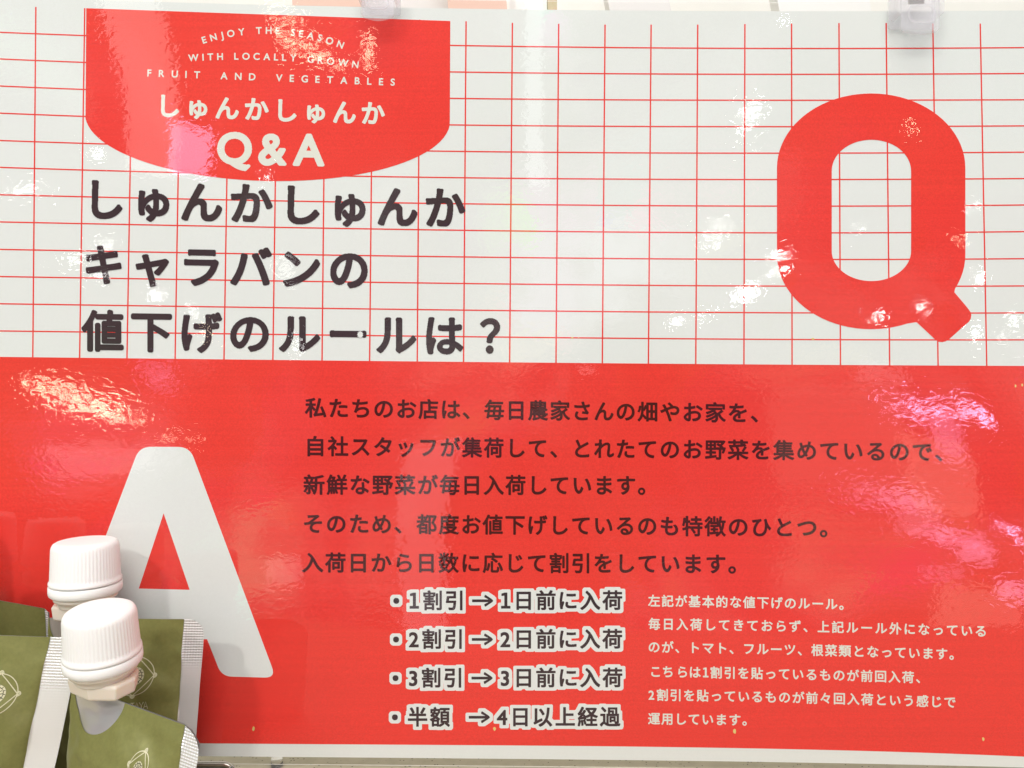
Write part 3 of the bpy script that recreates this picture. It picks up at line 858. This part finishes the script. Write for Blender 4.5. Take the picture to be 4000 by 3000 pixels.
# ------------------------------------------------------------------ counter, wire and post at the foot
def counter_material():
    m = mat('speckled stone', (.46, .41, .29), .45, .3)
    n = m.node_tree.nodes; l = m.node_tree.links; b = n['Principled BSDF']
    tcn = n.new('ShaderNodeTexCoord')
    v = n.new('ShaderNodeTexVoronoi'); v.inputs['Scale'].default_value = 620
    t = n.new('ShaderNodeTexNoise'); t.inputs['Scale'].default_value = 160; t.inputs['Detail'].default_value = 4
    l.new(tcn.outputs['Object'], v.inputs['Vector']); l.new(tcn.outputs['Object'], t.inputs['Vector'])
    r1 = n.new('ShaderNodeValToRGB'); r1.color_ramp.elements[0].position = .14; r1.color_ramp.elements[0].color = (0, 0, 0, 1); r1.color_ramp.elements[1].position = .24
    l.new(v.outputs['Distance'], r1.inputs[0])
    gt = n.new('ShaderNodeMath'); gt.operation = 'GREATER_THAN'; gt.inputs[1].default_value = .45
    l.new(v.outputs['Color'], gt.inputs[0])
    mxm = n.new('ShaderNodeMath'); mxm.operation = 'MAXIMUM'; l.new(r1.outputs[0], mxm.inputs[0]); l.new(gt.outputs[0], mxm.inputs[1])
    r2 = n.new('ShaderNodeValToRGB'); r2.color_ramp.elements[0].color = (.36, .32, .22, 1); r2.color_ramp.elements[1].color = (.56, .50, .37, 1)
    l.new(t.outputs['Fac'], r2.inputs[0])
    mc = n.new('ShaderNodeMixRGB'); mc.inputs[1].default_value = (.05, .042, .03, 1)
    l.new(mxm.outputs[0], mc.inputs[0]); l.new(r2.outputs[0], mc.inputs[2]); l.new(mc.outputs[0], b.inputs['Base Color'])
    return m
cnt = mesh('counter', [(-1.2, -.22, 0), (1.2, -.22, 0), (1.2, .5, 0), (-1.2, .5, 0), (-1.2, -.22, -.04), (1.2, -.22, -.04), (1.2, .5, -.04), (-1.2, .5, -.04)],
           [(0, 1, 2, 3), (4, 7, 6, 5), (0, 4, 5, 1), (1, 5, 6, 2), (2, 6, 7, 3), (3, 7, 4, 0)], counter_material())
cnt['kind'] = 'structure'

def tube(name, pts, r, m, parent=None, n=14):
    V = []; Fc = []
    pts = [Vector(p) for p in pts]
    for i, p in enumerate(pts):
        d = (pts[min(i + 1, len(pts) - 1)] - pts[max(i - 1, 0)]).normalized()
        a = d.cross(Vector((0, 1, 0))); a = a.normalized() if a.length > 1e-4 else Vector((1, 0, 0)); b = d.cross(a)
        for k in range(n):
            t = 2 * math.pi * k / n; V.append(p + (a * math.cos(t) + b * math.sin(t)) * r)
    for i in range(len(pts) - 1):
        for k in range(n): Fc.append((i * n + k, i * n + (k + 1) % n, (i + 1) * n + (k + 1) % n, (i + 1) * n + k))
    Fc.append(tuple(range(n))); Fc.append(tuple((len(pts) - 1) * n + k for k in range(n - 1, -1, -1)))
    return mesh(name, V, Fc, m, parent, True)
M['chrome'] = mat('dark chrome wire', (.42, .38, .35), .12, .6, metal=1)
M['acryl'] = mat('clear acrylic', (.95, .95, .95), .03, .5, trans=.92)
dw = .3085
wp = [P(420, 2982, dw)] + [P(x, 2985, dw) for x in (600, 780, 870)] + [P(870 + 46 * math.sin(a), 3031 - 46 * math.cos(a), dw) for a in np.linspace(.15, math.pi / 2, 8)] + [P(916, 3036, dw)]
tag(tube('bent_wire', wp, .0012, M['chrome']), 'dark chrome bent wire at the foot of the poster beside the pouches', 'wire')
post = tube('clear_post', [P(1082, 2940, .3100), P(1082, 3010, .3100)], .0024, M['acryl'])
tag(post, 'short clear round post behind the bottom edge of the poster', 'post')

# ------------------------------------------------------------------ what shows above the poster: wall and goods behind it
M['wall'] = mat('cream wall', (.88, .87, .82), .6, .2, noise_amt=.04, noise_scale=9)
wall = mesh('back_wall', [(-1.6, .52, -.2), (1.6, .52, -.2), (1.6, .52, 1.6), (-1.6, .52, 1.6), (-1.6, .56, -.2), (1.6, .56, -.2), (1.6, .56, 1.6), (-1.6, .56, 1.6)],
            [(0, 1, 2, 3), (7, 6, 5, 4), (0, 4, 5, 1), (1, 5, 6, 2), (2, 6, 7, 3), (3, 7, 4, 0)], M['wall'])
wall['kind'] = 'structure'
M['salmon'] = mat('salmon card', (.82, .56, .46), .5, .3)
M['tan'] = mat('tan wood', (.58, .44, .27), .5, .3, noise_amt=.2, noise_scale=60)
M['whitecard'] = mat('white card', (.88, .88, .86), .3, .5)
M['greycard'] = mat('pale grey card', (.78, .76, .75), .3, .5)
def card(name, x0, x1, d, m, label, cat, slant=0, group=None):
    a = P(x0, 130, d); b = P(x1, 130, d); t = .12
    sl = slant * d / F
    V = []
    for y in (0, .012):
        V += [(a.x, a.y + y, a.z), (b.x, a.y + y, b.z), (b.x + sl, a.y + y, b.z + t), (a.x + sl, a.y + y, a.z + t)]
    Fc = [(0, 1, 2, 3), (7, 6, 5, 4), (0, 4, 5, 1), (1, 5, 6, 2), (2, 6, 7, 3), (3, 7, 4, 0)]
    return tag(mesh(name, V, Fc, m), label, cat, group)
card('card', 1150, 1420, .42, M['salmon'], 'salmon card behind the poster, left of the left clip', 'card', -60)
card('card', 1760, 1990, .42, M['salmon'], 'salmon card behind the poster, right of the left clip', 'card', -80)
card('card', 1420, 1750, .44, M['greycard'], 'pale grey card behind the poster and the left clip', 'card', 30)
card('card', 1990, 2120, .43, M['whitecard'], 'bright white card behind the poster beside the tan strip', 'card', 0)
card('wooden_strip', 2140, 2176, .425, M['tan'], 'narrow tan wooden strip rising behind the poster', 'strip', 0)
card('card', 2400, 2640, .46, M['greycard'], 'pale slanting card behind the poster, right of the tan strip', 'card', -160)
card('card', 3060, 3420, .46, M['whitecard'], 'white card behind the poster, left of the right clip', 'card', -140)
